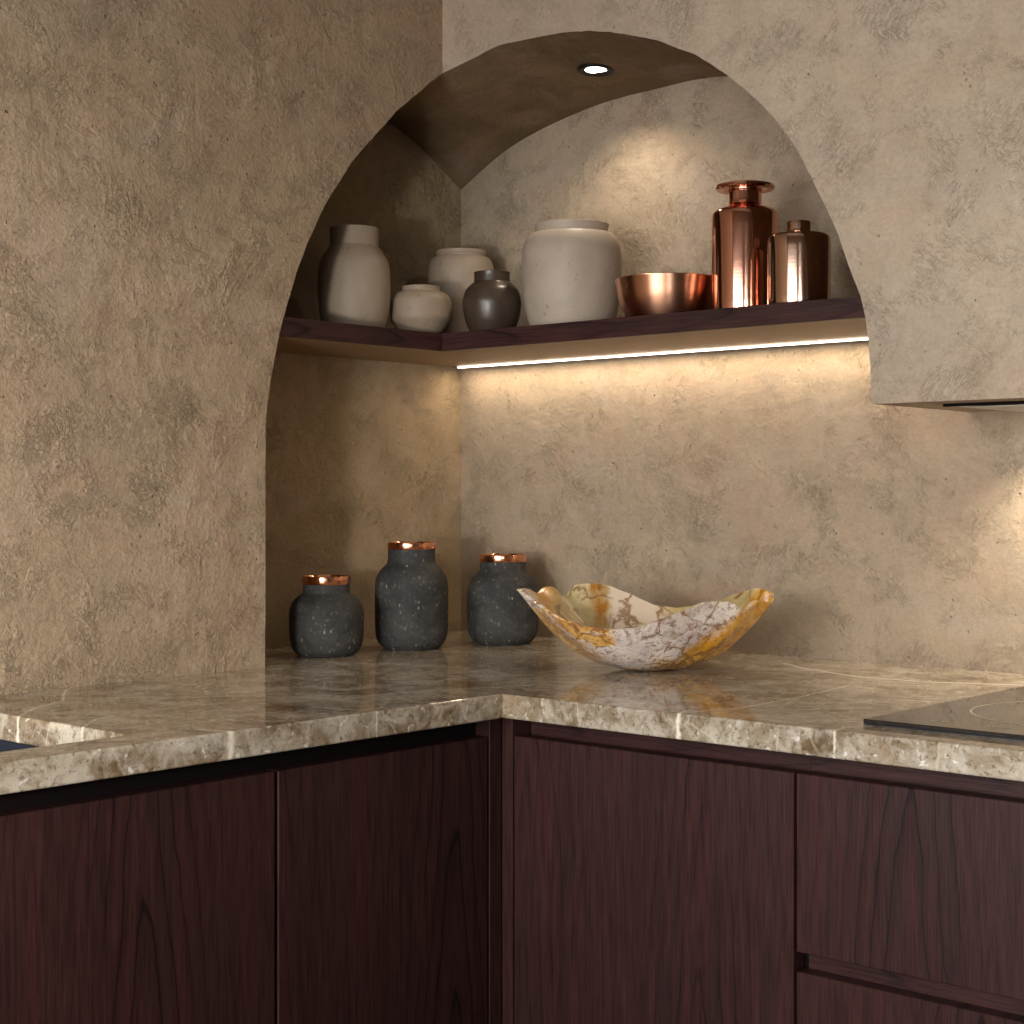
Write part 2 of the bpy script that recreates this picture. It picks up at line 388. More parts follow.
def lathe(prof, seg=64, close=True):
    bm = bmesh.new(); rings = []
    for r, z in prof:
        if r < 1e-6: rings.append([bm.verts.new((0, 0, z))]); continue
        rings.append([bm.verts.new((r*math.cos(2*PI*i/seg), r*math.sin(2*PI*i/seg), z)) for i in range(seg)])
    for a, b in zip(rings, rings[1:]):
        for i in range(seg):
            j = (i+1) % seg
            if len(a) == 1 and len(b) == 1: continue
            if len(a) == 1: bm.faces.new((a[0], b[i], b[j]))
            elif len(b) == 1: bm.faces.new((a[i], a[j], b[0]))
            else: bm.faces.new((a[i], a[j], b[j], b[i]))
    return bm
def smoothprof(pts, n=6):
    """Catmull-Rom through points; a point given as (r, z, 1) stays a sharp corner"""
    out = []
    P = [Vector(p[:2]) for p in pts]; sh = [len(p) > 2 for p in pts]
    for i in range(len(P)-1):
        a, b = P[i], P[i+1]
        pa = a if (sh[i] or i == 0) else P[i-1]; pb = b if (sh[i+1] or i == len(P)-2) else P[i+2]
        ta = (b-pa)*.5 if pa is not a else (b-a)*.5
        tb = (pb-a)*.5 if pb is not b else (b-a)*.5
        for k in range(n):
            t = k/n; h1 = 2*t**3-3*t*t+1; h2 = -2*t**3+3*t*t; h3 = t**3-2*t*t+t; h4 = t**3-t*t
            q = a*h1+b*h2+ta*h3+tb*h4
            out.append((max(q.x, 0 if q.x > 1e-5 else 0), q.y))
    out.append(tuple(P[-1])); return out
def cr(pts, n):
    """dense Catmull-Rom curve through 2-D or 3-D points"""
    P = [Vector(p) for p in pts]; P = [P[0]*2-P[1]]+P+[P[-1]*2-P[-2]]; out = []
    for i in range(1, len(P)-2):
        for k in range(n):
            t = k/n
            out.append(.5*((2*P[i])+(P[i+1]-P[i-1])*t+(2*P[i-1]-5*P[i]+4*P[i+1]-P[i+2])*t*t+(3*P[i]-P[i-1]-3*P[i+1]+P[i+2])*t**3))
    out.append(P[-2]); return out

# ------------------------------------------------------------------ the plaster shell
E0 = 1.126
left = [(-.5807, CT), (-.5807, .98), (-.5807, 1.06), (-.5807, 1.14), (-.5803, E0+.0822), (-.5757, E0+.1213), (-.5698, E0+.1542), (-.5622, E0+.1834), (-.5486, E0+.2315), (-.5210, E0+.3066), (-.4858, E0+.3734), (-.4405, E0+.4378), (-.3842, E0+.4974), (-.3358, E0+.5420), (-.2940, E0+.5760), (-BR, E0+.6090)]
right = [(BL, E0+.6090), (.3117, E0+.6266), (.4216, E0+.6262), (.4911, E0+.6167), (.5577, E0+.5964), (.6373, E0+.5587), (.6832, E0+.5292), (.7204, E0+.5000), (.7567, E0+.4645), (.7992, E0+.4080), (.8405, E0+.3310), (.8674, E0+.2650), (.8833, E0+.2240), (.8905, E0+.1816), (.8940, E0+.144), (.8964, HZ)]
NS = 8
cl = cr([(a, b, 0) for a, b in left], NS); crr = cr([(a, b, 0) for a, b in right], NS)
def wob(p, s): return noise.noise(Vector((p[0]*14+s, p[1]*14, s)))*.0035+noise.noise(Vector((p[0]*60+s, p[1]*60, s)))*.0012
FL = []
for i, p in enumerate(cl):
    z = p.y+(wob(p, 3) if .05 < i/len(cl) < .97 and p.y > 1.3 else 0); y = min(-BR, max(-.584, p.x+(wob(p, 9)*.5 if p.y > .95 and i < len(cl)-6 else 0)))
    FL.append((y, max(CT, z) if i else CT))
FL[-1] = (-BR, E0+.609)
FR = [(p.x+(wob(p, 5)*.6 if 5 < i < len(crr)-3 else 0), p.y+(wob(p, 7) if 5 < i < len(crr)-3 else 0)) for i, p in enumerate(crr)]
FR[0] = (BL, E0+.609); FR[-1] = (.8964, HZ)
for i in range(1, len(FR)): FR[i] = (max(FR[i][0], FR[i-1][0]+1e-5), FR[i][1])
for i in range(1, len(FL)): FL[i] = (max(FL[i][0], FL[i-1][0]), max(FL[i][1], FL[i-1][1]+1e-5))
# front of the thick left wall
rows = [[(BL, ROOMY, z), (BL, -1.6, z), (BL, y, z)] for y, z in FL]
rows.append([(BL, ROOMY, CEIL), (BL, -1.6, CEIL), (BL, -BR, CEIL)])
wl = sheet(rows)
struct('wall_left', wl, M['plL'])
# front of the hood bulkhead above the cooktop
rows = [[(x, -BR, z), (x, -BR, CEIL)] for x, z in FR]+[[(ROOMX, -BR, HZ), (ROOMX, -BR, CEIL)]]
bk = sheet(rows)
quad(bk, (.8964, -BR, HZ), (ROOMX, -BR, HZ), (ROOMX, 0, HZ), (.8964, 0, HZ))
struct('wall_hood', bk, M['plR'])
# the vault over the niche: ruled between the front curve and the curve on the rear walls
backL = cr([(0, -.5807, CT), (0, -.5807, 1.2082), (0, -.5486, E0+.2315), (0, -.4858, E0+.378), (0, -.4405, E0+.44), (0, -.384, E0+.499), (0, -.335, E0+.541), (0, -.27, E0+.575), (0, -.22, E0+.587), (0, -.1731, E0+.5843), (0, -.0956, E0+.5543), (0, -.0497, E0+.5275), (0, 0, E0+.4990)], 8)
backR = cr([(0, 0, E0+.4990), (.0862, 0, E0+.5444), (.1711, 0, E0+.5721), (.2918, 0, E0+.594), (.4052, 0, E0+.5998), (.4771, 0, E0+.601), (.5411, 0, E0+.5931), (.6373, 0, E0+.5587), (.7204, 0, E0+.5000), (.7992, 0, E0+.4080), (.8405, 0, E0+.3310), (.8674, 0, E0+.2650), (.8833, 0, E0+.2240), (.8905, 0, E0+.1816), (.8964, 0, HZ)], 8)
front = [Vector((BL, y, z)) for y, z in FL]+[Vector((x, -BR, z)) for x, z in FR[1:]]
nfl = len(FL)-1
def arc(pl):
    d = [0]
    for a, b in zip(pl, pl[1:]): d.append(d[-1]+(b-a).length)
    return d
def at(pl, d, s):
    for i in range(len(pl)-1):
        if s <= d[i+1]+1e-9: return pl[i].lerp(pl[i+1], 0 if d[i+1] == d[i] else min(1, max(0, (s-d[i])/(d[i+1]-d[i]))))
    return pl[-1].copy()
# matching stations (front arclength -> back arclength) by landmark
af = arc(front); back = backL+backR[1:]; ab = arc(back)
def nearest(pl, d, fn): return d[min(range(len(pl)), key=lambda i: fn(pl[i]))]
land = [(0, 0),
        (nearest(front, af, lambda p: abs(p.z-(E0+.2315))+10*(p.x > .25)), nearest(back, ab, lambda p: abs(p.z-(E0+.2315))+10*(p.x > .01))),
        (nearest(front, af, lambda p: abs(p.y+.384)+10*(p.x > .25)), nearest(back, ab, lambda p: abs(p.y+.384)+10*(p.x > .01))),
        (af[nfl], ab[len(backL)-1]),
        (nearest(front, af, lambda p: abs(p.x-.6373)), nearest(back, ab, lambda p: abs(p.x-.6373))),
        (nearest(front, af, lambda p: abs(p.x-.8405)), nearest(back, ab, lambda p: abs(p.x-.8405))),
        (af[-1], ab[-1])]
rows = []
for i, p in enumerate(front):
    s = af[i]
    for (a0, b0), (a1, b1) in zip(land, land[1:]):
        if s <= a1+1e-9:
            q = at(back, ab, b0+(b1-b0)*(s-a0)/(a1-a0)); break
    rows.append([p.lerp(q, k/12) for k in range(13)])
vb = sheet(rows)
bmesh.ops.recalc_face_normals(vb, faces=vb.faces)
tree = BVHTree.FromBMesh(vb)
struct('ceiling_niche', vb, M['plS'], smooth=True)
# rear walls of the niche and of the back run
b = bmesh.new(); quad(b, (0, ROOMY, 0), (0, 0, 0), (0, 0, CEIL), (0, ROOMY, CEIL)); struct('wall_niche', b, M['plN'])
b = bmesh.new(); quad(b, (0, 0, 0), (ROOMX, 0, 0), (ROOMX, 0, CEIL), (0, 0, CEIL)); struct('wall_back', b, M['plB'])
b = bmesh.new(); quad(b, (0, ROOMY, 0), (ROOMX, ROOMY, 0), (ROOMX, 0, 0), (0, 0, 0)); struct('floor', b, M['floor'])
b = bmesh.new(); quad(b, (0, ROOMY, CEIL), (0, 0, CEIL), (ROOMX, 0, CEIL), (ROOMX, ROOMY, CEIL)); struct('ceiling', b, M['room'])
b = bmesh.new(); quad(b, (ROOMX, ROOMY, 0), (ROOMX, ROOMY, CEIL), (ROOMX, 0, CEIL), (ROOMX, 0, 0)); struct('wall_right', b, M['room'])
# wall behind the viewer with two openings, the second added to light the hood bulkhead
WZ0, WZ1 = .70, 1.75
WIN = [(.35, 1.95), (2.45, 3.05)]
b = bmesh.new()
for x0, x1, z0, z1 in ((0, .35, 0, CEIL), (1.95, 2.45, 0, CEIL), (3.05, ROOMX, 0, CEIL), (.35, 1.95, 0, WZ0), (.35, 1.95, WZ1, CEIL), (2.45, 3.05, 0, WZ0), (2.45, 3.05, WZ1, CEIL)):
    quad(b, (x0, ROOMY, z0), (x1, ROOMY, z0), (x1, ROOMY, z1), (x0, ROOMY, z1))
struct('wall_front', b, M['room'])
for n_w, (X0, X1) in enumerate(WIN):
    b = bmesh.new()
    for x0, x1, z0, z1 in ((X0-.05, X0, WZ0-.05, WZ1+.05), (X1, X1+.05, WZ0-.05, WZ1+.05), (X0, X1, WZ0-.05, WZ0), (X0, X1, WZ1, WZ1+.05)):
        box(b, x0, x1, ROOMY, ROOMY+.05, z0, z1)
    struct('window_%d' % (n_w+1), b, M['blackmetal'])  # second frame goes round the added opening

# ------------------------------------------------------------------ worktop with the sink cut-out
xs = [0, .15, .566, DX, ROOMX-.02]; ys = [ROOMY+.01, -1.80, -1.050, -DY, 0]
bm = bmesh.new(); vd = {}
def gv(x, y):
    if (x, y) not in vd: vd[(x, y)] = bm.verts.new((x, y, CT-TC))
    return vd[(x, y)]
for i in range(4):
    for j in range(4):
        if (i < 3 or j == 3) and not (i == 1 and j == 1):
            bm.faces.new((gv(xs[i], ys[j]), gv(xs[i+1], ys[j]), gv(xs[i+1], ys[j+1]), gv(xs[i], ys[j+1])))
r = bmesh.ops.extrude_face_region(bm, geom=bm.faces[:])
bmesh.ops.translate(bm, verts=[v for v in r['geom'] if isinstance(v, bmesh.types.BMVert)], vec=(0, 0, TC))
ed = [e for e in bm.edges if abs(e.verts[0].co.z-e.verts[1].co.z) > .01 and round(e.verts[0].co.x, 3) in (.15, .566) and round(e.verts[0].co.y, 2) in (-1.80, -1.05)]
bmesh.ops.bevel(bm, geom=ed, offset=.014, segments=5, profile=.5, affect='EDGES')
wt = obj('worktop', bm, M['stone'], bevel=.0022, seg=3)
tag(wt, 'polished beige and brown marble worktop with white veins turning the corner', 'worktop')

# ------------------------------------------------------------------ undermount sink
t = thing('sink', 'dark blue grey undermount sink let into the worktop at far left', 'sink', (.358, -1.425, .68))
b = bmesh.new()
zt, zb = CT-TC-.0005, .68
x0, x1, y0, y1 = .15, .566, -1.80, -1.050
k, wth = .004, .012
k, q_ = .001, .007
box(b, x0-q_, x1+q_, y1+k, y1+q_, zb, zt); box(b, x0-q_, x1+q_, y0-q_, y0-k, zb, zt)
box(b, x0-q_, x0-k, y0-k, y1+k, zb, zt); box(b, x1+k, x1+q_, y0-k, y1+k, zb, zt)
box(b, x0-k, x1+k, y0-k, y1+k, zb, zb+.006)
obj('basin', b, M['sink'], t)
b = lathe([(0, 0), (.042, 0), (.045, .002), (.036, .004), (.030, .002), (0, .002)], 40)
o = obj('drain', b, M['steel'], t, smooth=True); o.location = (0, 0, .0062)

# ------------------------------------------------------------------ base cabinets
FX, FY = .600, -.566     # door faces of the left run and of the back run
DT = .8505              # top of doors
ZU = CT-TC-.0005
def cab_left(y0, y1, label, doors, mat, open_top=False):
    t = thing('base_cabinet', label, 'cabinet', (.3, (y0+y1)/2, 0), 'base cabinets under the worktop')
    b = bmesh.new()
    if open_top:                 # the sink hangs inside: side panels, back, bottom
        box(b, .02, FX-.022, y0, y0+.016, .1, DT-.01); box(b, .02, FX-.022, y1-.016, y1, .1, DT-.01)
        box(b, .02, .036, y0+.016, y1-.016, .1, DT-.01); box(b, .036, FX-.022, y0+.016, y1-.016, .1, .118)
    else: box(b, .02, FX-.028, y0, y1, .1, DT-.01)
    obj('carcass', b, M['dark'], t)
    obj('top_rail', B(FX-.026, FX-.021, y0, y1, DT-.05, ZU), M['dark'], t, loc=(FX-.03, (y0+y1)/2, .86))  # near-black rail colour carries the shade of the recessed grip channel
    obj('plinth', B(.02, FX-.06, y0, y1, 0, .0995), M['dark'], t)
    for a, c in doors:
        obj('door', B(FX-.02, FX, a+.0022, c-.0022, .105, DT), mat, t, loc=(FX, (a+c)/2, .5), bevel=.0008, seg=1)
    return t
cab_left(-1.90, -.89925, 'plum stained cabinet below the sink at the left edge', [(-1.90, -1.35), (-1.35, -.89925)], M['wy'], True)
cab_left(-.89925, -.5877, 'plum stained cabinet left of the corner post, under the charcoal jars', [(-.89925, -.5877)], M['wyb'])
b = B(.02, FX-.022, -2.86, -1.9005, .1, DT-.03)
t = thing('base_cabinet', 'plum stained cabinet furthest left, past the picture edge', 'cabinet', (.3, -1.9, 0), 'base cabinets under the worktop')
obj('carcass', b, M['dark'], t); obj('plinth', B(.02, FX-.06, -2.86, -1.9005, 0, .0995), M['dark'], t); obj('door', B(FX-.02, FX, -2.858, -1.9028, .105, DT), M['wy'], t, loc=(FX, -2.3, .5), bevel=.0008, seg=1)
# corner post
t = thing('corner_post', 'narrow dark wooden corner post between the two runs of cabinets', 'post', (.59, -.575, 0))
obj('side_face', B(.52, FX, -.5868, -.5662, 0, ZU), M['wy'], t, loc=(.6, -.57, .5), bevel=.0007, seg=1)
obj('front_face', B(.6002, .6158, -.566, -.50, 0, ZU), M['wx'], t, loc=(.66, -.566, .5), bevel=.0007, seg=1)
def rail_right(t, x0, x1, cx):
    obj('top_rail', B(x0, x1, FY+.030, FY+.050, DT-.03, ZU), M['wxh'], t, loc=(cx, FY+.03, .862))
t = thing('base_cabinet', 'plum stained single door cabinet right of the corner post, below the stone bowl', 'cabinet', (.80, -.30, 0), 'base cabinets under the worktop')
obj('carcass', B(.6190, .9884, FY+.022, -.01, .1, DT-.03), M['dark'], t)
obj('plinth', B(.6190, .9884, FY+.06, -.01, 0, .1), M['dark'], t)
rail_right(t, .6187, .9884, .8)
obj('door', B(.6187, .9868, FY, FY+.02, .105, DT), M['wx'], t, loc=(.80, FY, .56), bevel=.0008, seg=1)
t = thing('drawer_cabinet', 'plum stained drawer cabinet under the black hob', 'cabinet', (1.29, -.30, 0), 'base cabinets under the worktop')
obj('carcass', B(.9888, 1.60, FY+.022, -.01, .1, DT-.03), M['dark'], t)
obj('plinth', B(.9888, 1.60, FY+.06, -.01, 0, .1), M['dark'], t)
rail_right(t, .9888, 1.60, 1.3)
obj('drawer_front', B(.9902, 1.598, FY, FY+.02, .6745, DT), M['wx2'], t, loc=(1.20, FY, .60), bevel=.0008, seg=1)
obj('grip_rail', B(.9926, 1.598, FY+.0195, FY+.0215, .650, .680), M['wxh'], t, loc=(1.2, FY+.02, .665))
obj('drawer_front', B(.9902, 1.598, FY, FY+.018, .38, .6552), M['wx2'], t, loc=(1.27, FY, .40), bevel=.0008, seg=1)
obj('drawer_front', B(.9902, 1.598, FY, FY+.018, .105, .36), M['wx2'], t, loc=(1.2, FY, .25), bevel=.0008, seg=1)
t = thing('base_cabinet', 'plum stained cabinet right of the drawers', 'cabinet', (2.0, -.30, 0), 'base cabinets under the worktop')
obj('carcass', B(1.602, 2.60, FY+.022, -.01, .1, DT-.03), M['dark'], t)
obj('plinth', B(1.602, 2.60, FY+.06, -.01, 0, .0995), M['dark'], t)
obj('door', B(1.604, 2.60, FY, FY+.02, .105, DT), M['wx'], t, loc=(2.1, FY, .56), bevel=.0008, seg=1)

# ------------------------------------------------------------------ corner shelf
t = thing('corner_shelf', 'dark plum L shaped wooden shelf crossing the arched niche', 'shelf', (.1, -.1, ST-TS))
SX, SY = BL-.0015, -BR+.0015
def Lbox(bm, xa, ya, z0, z1, yend=-.5545, xend=.8845, inset=0):
    P = [(inset, -inset), (xend, -inset), (xend, ya), (xa, ya), (xa, yend), (inset, yend)]
    top = [bm.verts.new((x, y, z1)) for x, y in P]; bot = [bm.verts.new((x, y, z0)) for x, y in P]
    bm.faces.new(top); bm.faces.new(bot[::-1])
    for i in range(6):
        j = (i+1) % 6; bm.faces.new((top[i], bot[i], bot[j], top[j]))
b = bmesh.new(); Lbox(b, SX-.004, SY+.004, ST-TS+.002, ST-.0002, inset=.002); obj('shelf_board', b, M['wxh'], t, loc=(.4, SY, ST-.01))
b = B(SX-.004, SX, -.5545, SY-.00, ST-TS, ST); e1 = obj('edge_strip', b, M['wyh'], t, loc=(SX, -.4, ST-.012))
b = B(SX-.004, .886, SY-.0, SY+.004, ST-TS, ST); e2 = obj('edge_strip', b, M['wxh'], t, loc=(.45, SY, ST-.012))
b = bmesh.new(); Lbox(b, SX-.0045, SY+.0045, ST-TS, ST-TS+.0019, inset=.002); obj('underside_panel', b, M['under'], t)

# LED strip under the shelf
t = thing('led_strip', 'glowing linear LED strip under the rear edge of the shelf', 'light', (.45, -.028, ST-TS-.003))
b = B(.018, .889, -.0258, -.0245, ST-TS-.0042, ST-TS-.0002)
obj('profile', b, M['blackmetal'], t)
obj('diffuser', B(.020, .888, -.0290, -.0262, ST-TS-.0034, ST-TS-.0008), M['ledlens'], t)

# ------------------------------------------------------------------ downlight in the vault
dp = Vector((.376, -.115, 1.5)); hit = tree.ray_cast(dp, Vector((0, 0, 1)))
dz = hit[0].z if hit[0] else E0+.611
nrm = hit[1] if hit[1] else Vector((0, 0, -1))
if nrm.z > 0: nrm = -nrm
t = thing('downlight', 'small round recessed spotlight with black rim in the niche vault', 'light', (dp.x, dp.y, dz))
q = nrm.to_track_quat('-Z', 'Y')
q = Vector((nrm.x*.5, nrm.y*.5, nrm.z)).normalized().to_track_quat('-Z', 'Y')
t.rotation_mode = 'QUATERNION'; t.rotation_quaternion = q
def part(name, bm, mat, par, smooth=True):
    me = bpy.data.meshes.new(name); bmesh.ops.recalc_face_normals(bm, faces=bm.faces); bm.to_mesh(me); bm.free()
    o = bpy.data.objects.new(name, me); COL.objects.link(o); me.materials.append(mat); o.parent = par
    if smooth:
        for p in me.polygons: p.use_smooth = True
        me.set_sharp_from_angle(angle=.7)
    return o
part('bezel', lathe([(.0160, .004), (.0160, -.001), (.0240, -.003), (.0268, -.001), (.0268, .010)], 48), M['blackmetal'], t)
part('lens', lathe([(0, -.0006), (.0159, -.0006)], 40), M['downlens'], t)

# ------------------------------------------------------------------ hood insert
t = thing('range_hood', 'flush metal extractor insert in the underside of the plaster hood', 'extractor hood', (1.3, -.11, HZ))
b = bmesh.new(); box(b, .9615, 1.7495, -.1950, -.020, HZ-.0022, HZ-.0005); obj('frame', b, M['steel'], t, bevel=.0006, seg=1)
obj('slot', B(.9605, 1.750, -.1990, -.1955, HZ-.0035, HZ-.0002), M['dark'], t)
obj('filter_panel', B(.985, 1.725, -.185, -.05, HZ-.0050, HZ-.0032), M['steel'], t, bevel=.0005, seg=1)
obj('lamp', B(1.012, 1.05, -.046, -.028, HZ-.0050, HZ-.0032), M['hoodlens'], t)

# ------------------------------------------------------------------ hob
t = thing('induction_hob', 'black glass induction hob lying on the marble at right edge', 'hob', (1.33, -.30, CT))
obj('glass_plate', B(1.0437, 1.62, -.5302, -.075, CT+.0012, CT+.0052), M['glass'], t, bevel=.0006, seg=1)
obj('edge_trim', B(1.0440, 1.6197, -.5299, -.0753, CT+.0003, CT+.0013), M['hobedge'], t)
def ring(cx, cy, r, w=.0022, z=CT+.00535, seg=96):
    bm = bmesh.new(); a = []; c = []
    for i in range(seg):
        an = 2*PI*i/seg; a.append(bm.verts.new((cx+r*math.cos(an), cy+r*math.sin(an), z))); c.append(bm.verts.new((cx+(r-w)*math.cos(an), cy+(r-w)*math.sin(an), z)))
    for i in range(seg):
        j = (i+1) % seg; bm.faces.new((a[i], a[j], c[j], c[i]))
    return bm
obj('cooking_zone', ring(1.192, -.362, .1065), M['mark'], t)
obj('cooking_zone', ring(1.46, -.362, .09), M['mark'], t)
b = bmesh.new()
def dashes(x0, x1, y, n, seed):
    rr = random.Random(seed); w = (x1-x0)/n
    for i in range(n):
        if rr.random() < .2: continue
        xx = x0+i*w; k = rr.random()
        quad(b, (xx, y, CT+.00536), (xx+w*.7, y, CT+.00536), (xx+w*.7, y+.0016+.002*k, CT+.00536), (xx, y+.0016+.002*k, CT+.00536))
dashes(1.0975, 1.1165, -.4985, 9, 1); obj('printed_marking', b, M['mark'], t)
b = bmesh.new(); dashes(1.157, 1.181, -.4990, 11, 2); obj('printed_marking', b, M['mark'], t)

# ------------------------------------------------------------------ pottery and copper
def jar(name, label, cat, loc, prof, mat, neckinner=None, group=None, rot=0):
    """prof: outer profile from the foot up to the lip (r, z). inner wall added from the lip down"""
    o = bmesh.new(); o.free()
    P = smoothprof(prof)
    lipr, lipz = P[-1]; wth = .0035
    inner = [(lipr-wth*.5, lipz+.0006), (lipr-wth, lipz-.001)]
    for r, z in reversed(P[:-1]):
        if z > .012 and z < lipz-.002: inner.append((max(r-wth*1.3, .004), z))
    full = [(0, .0)]+P+inner+[(0, .010)]
    t = bpy.data.objects.new(name, None)
    bm = lathe(full, 72)
    me = bpy.data.meshes.new(name); bmesh.ops.recalc_face_normals(bm, faces=bm.faces); bm.to_mesh(me); bm.free()
    me.materials.append(mat)
    for p in me.polygons: p.use_smooth = True
    me.set_sharp_from_angle(angle=.75)
    ob = bpy.data.objects.new(name, me); COL.objects.link(ob); ob.location = loc; ob.rotation_euler = (0, 0, rot)
    return tag(ob, label, cat, group)
def px(prof, s, vb, nl=0):
    """(half width, image row, ...) of the measured silhouette -> metres; the last nl points are lip rows"""
    n = len(prof)
    return [(a[0]*s, (vb-a[1]-((493.3-a[1])*a[0]/1638 if i >= n-nl else 0))*s)+tuple(a[2:]) for i, a in enumerate(prof)]
SH = ST+.0003
jar('stoneware_vase', 'tall beige stoneware vase with wide neck, leftmost on the shelf', 'vase', (.105, -.3363, SH),
    px([(26, 333), (30, 331), (33.5, 318), (36, 298), (36, 275), (34, 262), (29, 253), (24.6, 247, 1), (24.2, 238), (24.5, 229), (24.3, 226)], .001448, 333, 1), M['beige'])
jar('stoneware_pot', 'small squat beige pot right of the tall beige vase', 'pot', (.150, -.2442, SH),
    px([(18, 337), (20, 336, 1), (30, 321.5, 1), (30.9, 319, 1), (30.8, 304), (29, 298.5), (24, 293.5), (19.4, 290.5, 1), (18.9, 288), (19.6, 284.9)], .001472, 336, 3), M['beige3'])
jar('stoneware_jar', 'mid sized beige jar standing behind the small pot in the shelf corner', 'jar', (.085, -.0899, SH),
    px([(22, 345), (25, 343), (29, 320), (31.5, 300), (33, 283), (33.2, 272), (31.5, 263), (28, 258), (25, 255.5, 1), (24.2, 253), (25.2, 250.5), (25.6, 247.5)], .001569, 345, 4), M['beige'])
jar('ceramic_vase', 'small dark brown round vase with a short cylindrical neck', 'vase', (.2375, -.185, SH),
    px([(19, 335), (21, 333.5), (26.5, 322), (29.3, 308), (29.2, 300), (26.5, 291), (21, 285), (18, 282.5, 1), (17.8, 276), (18.2, 270.5)], .001464, 335, 1), M['darkpot'])
jar('stoneware_jar', 'large pale stoneware jar with a wide collar, biggest on the shelf', 'jar', (.3429, -.13, SH),
    px([(38, 333), (40, 332), (44.5, 318), (48, 300), (49.6, 280), (49.8, 262), (49, 250), (46, 241), (41, 235), (37, 232.5, 1), (36.2, 227), (37, 222), (37.4, 219.5)], .001446, 333, 4), M['beige2'])
# copper bowl
s = .001361
P = smoothprof(px([(30, 323), (35, 322), (44, 312), (49.5, 300), (52, 287), (53.4, 272)], s, 323, 1))
inner = [(r-.0016, z+.0004) for r, z in reversed(P)]
bm = lathe([(0, 0)]+P+[(P[-1][0]-.0006, P[-1][1]+.0006)]+[(r, max(z, .0022)) for r, z in inner]+[(0, .0022)], 80)
o = bpy.data.objects.new('copper_bowl', bpy.data.meshes.new('copper_bowl')); bmesh.ops.recalc_face_normals(bm, faces=bm.faces); bm.to_mesh(o.data); bm.free(); COL.objects.link(o)
o.data.materials.append(M['copperb']); o.location = (.5224, -.14, SH)
for p in o.data.polygons: p.use_smooth = True
o.data.set_sharp_from_angle(angle=.9)
tag(o, 'brushed copper bowl between the large pale jar and the tall copper bottle', 'bowl')
jar('copper_bottle', 'tall polished copper bottle with a flat flared disc lip', 'bottle', (.6443, -.135, SH),
    px([(32, 317.5), (33.4, 316, 1), (33.6, 315, 1), (33.6, 218, 1), (32.8, 214), (30, 211, 1), (19, 206.5), (17, 204.5, 1), (16.4, 202, 1), (16.4, 189.5, 1), (18, 187.5, 1), (27, 185.5), (29.8, 182.8, 1), (29.2, 180.6, 1), (17, 179.6)], .00132, 318, 4), M['copper'])
jar('copper_bottle', 'short polished copper bottle with a narrow neck, rightmost on the shelf', 'bottle', (.7546, -.18, SH),
    px([(30, 309), (31, 308, 1), (31.4, 307, 1), (31.4, 241, 1), (30.6, 238), (28.6, 236, 1), (14, 234), (12.4, 233, 1), (11.9, 231.5, 1), (11.9, 221.6, 1), (11.4, 220.4)], .001257, 309, 2), M['copper2'])

def stone_jar(label, loc, s, vb, prof, ringprof):
    t = thing('charcoal_jar', label, 'jar', loc, 'charcoal jars with copper rims')
    P = smoothprof(px(prof, s, vb)); lr, lz = P[-1]
    inner = [(max(r-.0045, .004), z) for r, z in reversed(P[:-1]) if z > .012]
    bm = lathe([(0, 0)]+P+[(lr-.003, lz)]+inner+[(0, .010)], 72)
    part('body', bm, M['charcoal'], t)
    R = px(ringprof, s, vb); r0, z0 = R[0]; r1, z1 = R[1]
    part('copper_rim', lathe([(lr-.0045, z0+.0002), (r0, z0+.0002), (r0+.0003, z0+.0008), (r1+.0003, z1-.0008), (r1, z1), (r1-.0022, z1), (r1-.0026, z1-.0008), (lr-.0045, z0+.0002)], 72), M['copperlid'], t)
    return t
stone_jar('small charcoal stone jar with copper rim, leftmost on the worktop', (.1378, -.4189, CT), .001397, 656,
    [(26, 656), (28, 655.2), (33.5, 650), (36.6, 640), (37.2, 625), (37.0, 612), (34, 603), (28, 597), (24, 594), (23.4, 590), (23.4, 585)], [(24, 585), (24, 576.8)])
stone_jar('tall charcoal stone jar with copper rim, middle of the three', (.153, -.2668, CT), .001461, 649,
    [(26, 649), (28, 648.2), (33, 643), (36.0, 634), (36.6, 615), (36.6, 592), (35.4, 580), (31, 571), (26, 566), (24, 562.5), (23.6, 557), (23.6, 550)], [(24, 550), (24, 543.2)])
stone_jar('charcoal stone jar with copper rim standing behind the marbled bowl', (.1994, -.1186, CT), .001509, 643.5,
    [(25, 643.5), (27, 642.8), (32, 638), (35.2, 630), (36.0, 612), (36.0, 596), (34, 585), (29, 577), (24.5, 572.5), (23.2, 569), (23, 562)], [(23.6, 562), (23.6, 554.8)])

# ------------------------------------------------------------------ onyx bowl
TH = .72699
rim = [(-0.1643, 0, 0.1022), (-0.1537, 0.030, 0.1010), (-0.1389, 0.055, 0.0934), (-0.121, 0.085, 0.1012), (-0.1017, 0.1, 0.0869), (-0.0809, 0.112, 0.1024), (-0.0493, 0.118, 0.1021), (-0.0152, 0.118, 0.0912), (0.016, 0.115, 0.0777), (0.048, 0.108, 0.0714), (0.0809, 0.098, 0.0762), (0.1124, 0.08, 0.0841), (0.1358, 0.055, 0.095), (0.1532, 0.03, 0.1017), (0.1642, 0.0, 0.0983), (0.1598, -0.02, 0.0854), (0.1407, -0.045, 0.0909), (0.1193, -0.062, 0.0794), (0.1, -0.075, 0.0903), (0.0733, -0.09, 0.0926), (0.0499, -0.1, 0.0846), (0.0171, -0.108, 0.0741), (-0.0149, -0.11, 0.0632), (-0.0467, -0.108, 0.0606), (-0.0758, -0.1, 0.0624), (-0.1047, -0.08, 0.0695), (-0.1279, -0.055, 0.0802), (-0.149, -0.025, 0.0909)]
N = len(rim); dense = []
